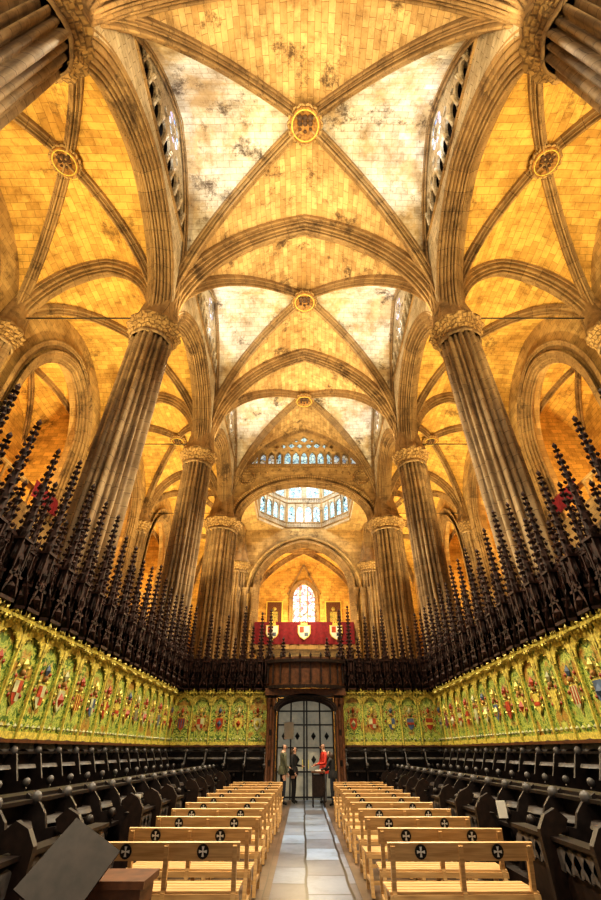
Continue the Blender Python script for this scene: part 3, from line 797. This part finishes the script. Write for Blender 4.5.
# ------------------------------------------------------------------ people
M_skin=plain('skin',(.55,.32,.22),.5,0,.1)
M_hair=plain('brown_hair',(.05,.03,.02),.6)
def person(name,x,y,yaw,top,pants,h=1.72,armL=(.0,.0),armR=(.0,.0),long_hair=False,lean=0):
    V=[];E=[];R=[];roots=[]
    def a(p,r,par=None):
        V.append(p);R.append(r)
        if par is None: roots.append(len(V)-1)
        else: E.append((par,len(V)-1))
        return len(V)-1
    pel=a((0,0,.95),(.155,.11)); wa=a((0,.0,1.08),(.135,.1),pel); ch=a((0,lean*.3,1.28),(.165,.115),wa); sh=a((0,lean*.5,1.42),(.12,.09),ch)
    nk=a((0,.01+lean*.6,1.50),(.055,.055),sh); hd=a((0,.03+lean*.7,1.56),(.07,.075),nk); h2=a((0,.03+lean*.75,1.64),(.082,.095),hd); h3=a((0,.02+lean*.8,1.70),(.06,.07),h2)
    hands=[]
    for sg,(fw,be) in ((-1,armL),(1,armR)):
        hp=a((sg*.09,0,.88),(.095,.1),pel); kn=a((sg*.10,.02,.5),(.062,.065),hp); an=a((sg*.10,-.01,.09),(.042,.045),kn); to=a((sg*.12,.13,.04),(.042,.035),an)
        s1=a((sg*.17,lean*.5,1.41),(.065,.065),sh); 
        el=Vector((sg*.24,lean*.5-.02+.28*math.sin(fw),1.41-.29*math.cos(fw))); e=a(tuple(el),(.045,.045),s1)
        wr=el+Vector((-sg*.08*math.sin(be),.25*math.sin(fw+be),-.25*math.cos(fw+be))); w=a(tuple(wr),(.030,.027),e)
        d=(wr-el).normalized(); pm=wr+d*.07; pmi=a(tuple(pm),(.036,.018),w)
        hands.append((wr,d,sg))
        side=Vector((0,1,0)) if abs(d.y)<.7 else Vector((1,0,0))
        for q in range(4):
            st=pm+side*(q-1.5)*.018
            f0=a(tuple(st),(.009,.009)); L=(.07,.08,.075,.055)[q]
            f1=a(tuple(st+d*L*.55),(.0085,.0085),f0); f2=a(tuple(st+d*L*.95+Vector((-sg*.02,0,0))),(.0075,.0075),f1)
        st=wr+d*.03+side*.02; f0=a(tuple(st),(.01,.01)); f1=a(tuple(st+d*.03+side*.035),(.0095,.0095),f0); a(tuple(st+d*.06+side*.04),(.008,.008),f1)
    me=bpy.data.meshes.new('sk'); me.from_pydata(V,E,[])
    o=bpy.data.objects.new('sk',me); COL.objects.link(o)
    mod=o.modifiers.new('s','SKIN'); mod.use_smooth_shade=True
    sl=me.skin_vertices[0].data
    for i,r in enumerate(R): sl[i].radius=r; sl[i].use_root=(i in roots)
    o.modifiers.new('ss','SUBSURF').levels=1
    dg=bpy.context.evaluated_depsgraph_get(); ev=o.evaluated_get(dg); m=ev.to_mesh()
    mb=MB(); k=h/1.78
    cs,sn=math.cos(yaw),math.sin(yaw)
    mb.T=lambda px,py,pz:(x+k*(px*cs-py*sn),y+k*(px*sn+py*cs),k*pz)
    base=len(mb.v)
    for v in m.vertices: mb.av(tuple(v.co))
    for p in m.polygons:
        c=p.center; mat=top
        hnd=False
        for wr,d,sg in hands:
            if (c-wr).dot(d)>0 and (c-wr).length<.22: hnd=True
        if hnd: mat=M_skin
        elif c.z>1.47 and abs(c.x)<.12:
            mat=M_hair if (c.z>1.68 or c.y<lean*.75-.01 and c.z>1.54 or (long_hair and c.y<lean*.75+.03)) else M_skin
        elif c.z<.96 and abs(c.x)<.21: mat=pants if c.z>.09 else M_black
        mb.face([base+i for i in p.vertices],mat,None,True)
    ev.to_mesh_clear(); bpy.data.objects.remove(o)
    fy=lean*.75
    mb.octa((0,fy+.135,1.60),.016,M_skin,.03)
    for sg in (-1,1):
        mb.blob((sg*.032,fy+.108,1.63),.011,M_black,6); mb.blob((sg*.092,fy+.02,1.61),.02,M_skin,6,1.6)
        mb.beam((sg*.02,fy+.118,1.652),(sg*.048,fy+.108,1.652),.008,.008,M_hair)
    mb.beam((-.025,fy+.117,1.565),(.025,fy+.117,1.565),.008,.009,M_redp)
    if long_hair:
        mb.blob((0,fy-.06,1.52),.09,M_hair,10,1.5)
    mb.lathe((0,0,0),[(.84,.175),(.88,.178),(1.0,.165),(1.08,.145)],20,top)
    return mb.obj(name)
M_olive=plain('olive_jacket',(.10,.10,.06),.8); M_navy=plain('navy_trousers',(.02,.025,.04),.8); M_redj=plain('red_jacket',(.6,.05,.03),.7); M_blk=plain('black_coat',(.02,.018,.02),.8); M_grey=plain('grey_trousers',(.10,.10,.11),.8)
person('standing_man',-.84,19.6,-1.2,M_olive,M_navy,1.88,(.25,.9),(.1,.2))
person('standing_woman',-.46,20.2,-1.9,M_blk,M_blk,1.80,(.2,1.3),(.1,.4),True)
person('visitor_in_red_jacket',.70,20.1,1.9,M_redj,M_grey,1.90,(.3,1.2),(.3,1.0))
person('visitor_in_black_coat',.98,19.3,1.2,M_blk,M_navy,1.66,(.5,.9),(.4,.9),True,.12)
mb=MB(); mb.T=lambda x,y,z:(.45+x,19.1+y,z)
for sx in (-1,1):
    for sy in (-1,1): mb.beam((sx*.2,sy*.2,0),(sx*.2,sy*.2,.95),.05,.05,M_wood)
mb.box((-.25,-.25,.95),(.25,.25,1.0),M_portal); mb.box((-.2,-.2,.3),(.2,.2,.9),M_wood); mb.box((-.1,-.12,1.0),(.1,.1,1.03),M_whitep)
mb.obj('ticket_stand')
# ------------------------------------------------------------------ lights
def spot(loc,tgt,P,col,ang=120,r=.2,blend=.8,name='flood_and_fill'):
    l=bpy.data.lights.new(name,'SPOT'); l.energy=P; l.color=col; l.spot_size=math.radians(ang); l.spot_blend=blend; l.shadow_soft_size=r
    o=bpy.data.objects.new(name,l); COL.objects.link(o); o.location=loc
    o.rotation_euler=(Vector(tgt)-Vector(loc)).to_track_quat('-Z','Y').to_euler(); return o
def point(loc,P,col,r=.3):
    l=bpy.data.lights.new('fill_light','POINT'); l.energy=P; l.color=col; l.shadow_soft_size=r
    o=bpy.data.objects.new('fill_light',l); COL.objects.link(o); o.location=loc
WARM=(1,.75,.40); NEU=(1,.88,.64); COOL=(.86,.93,1)
for k in range(0,5):
    for sx in (-1,1):
        spot((sx*5.2,YB[k],17.0),(-sx*1.0,YB[k]+ (2.5 if k<4 else 0),26),1200 if k<4 else 700,WARM,150)
        if k<4:
            cy=(YB[k]+YB[k+1])/2
            spot((sx*5.7,cy,22.3),(sx*2.6,cy,26),330,COOL,150,.15)
for k in range(0,6):
    cy=(YB[k]+YB[k+1])/2
    for sx in (-1,1):
        spot((sx*8.2,cy,8),(sx*10.5,cy,22),5200,(1,.74,.34),110,.3)
        point((sx*15.8,cy,13),650,(1,.7,.3),.3)
for k in (1,2,3):
    for sx in (-1,1):
        spot((sx*5.5,YB[k],15.2),(-sx*4.5,YB[k]+(2 if k<3 else -4),2),6000,NEU,100,.3)  # added fill for the stalls, not a known fixture
point((0,36.2,24),1000,(.95,.97,1),.6)  # added light inside the drum, stands in for skylight
point((0,36.2,13),1800,WARM,.5)  # added warm light to brighten the crossing piers, no fixture
point((0,45.5,12.5),2100,WARM,.5)
point((0,45.5,5),400,NEU,.5)
point((0,26,8),900,WARM,.4)
w=bpy.data.worlds.new('World'); S.world=w; w.use_nodes=True
w.node_tree.nodes['Background'].inputs[0].default_value=(1,.88,.7,1); w.node_tree.nodes['Background'].inputs[1].default_value=.6
# ------------------------------------------------------------------ camera
c=bpy.data.cameras.new('camera'); co=bpy.data.objects.new('camera',c); COL.objects.link(co)
c.sensor_fit='VERTICAL'; c.sensor_height=36; c.lens=16.8; c.clip_end=300; c.clip_start=.05; c.shift_x=-.0028
co.location=(-.1,0,1.6); co.rotation_euler=(math.radians(90+35.6),0,0)
S.camera=co
S.view_settings.view_transform='Standard'
for lk in ('Medium High Contrast','High Contrast'):
    try:
        S.view_settings.look=lk; break
    except Exception: pass
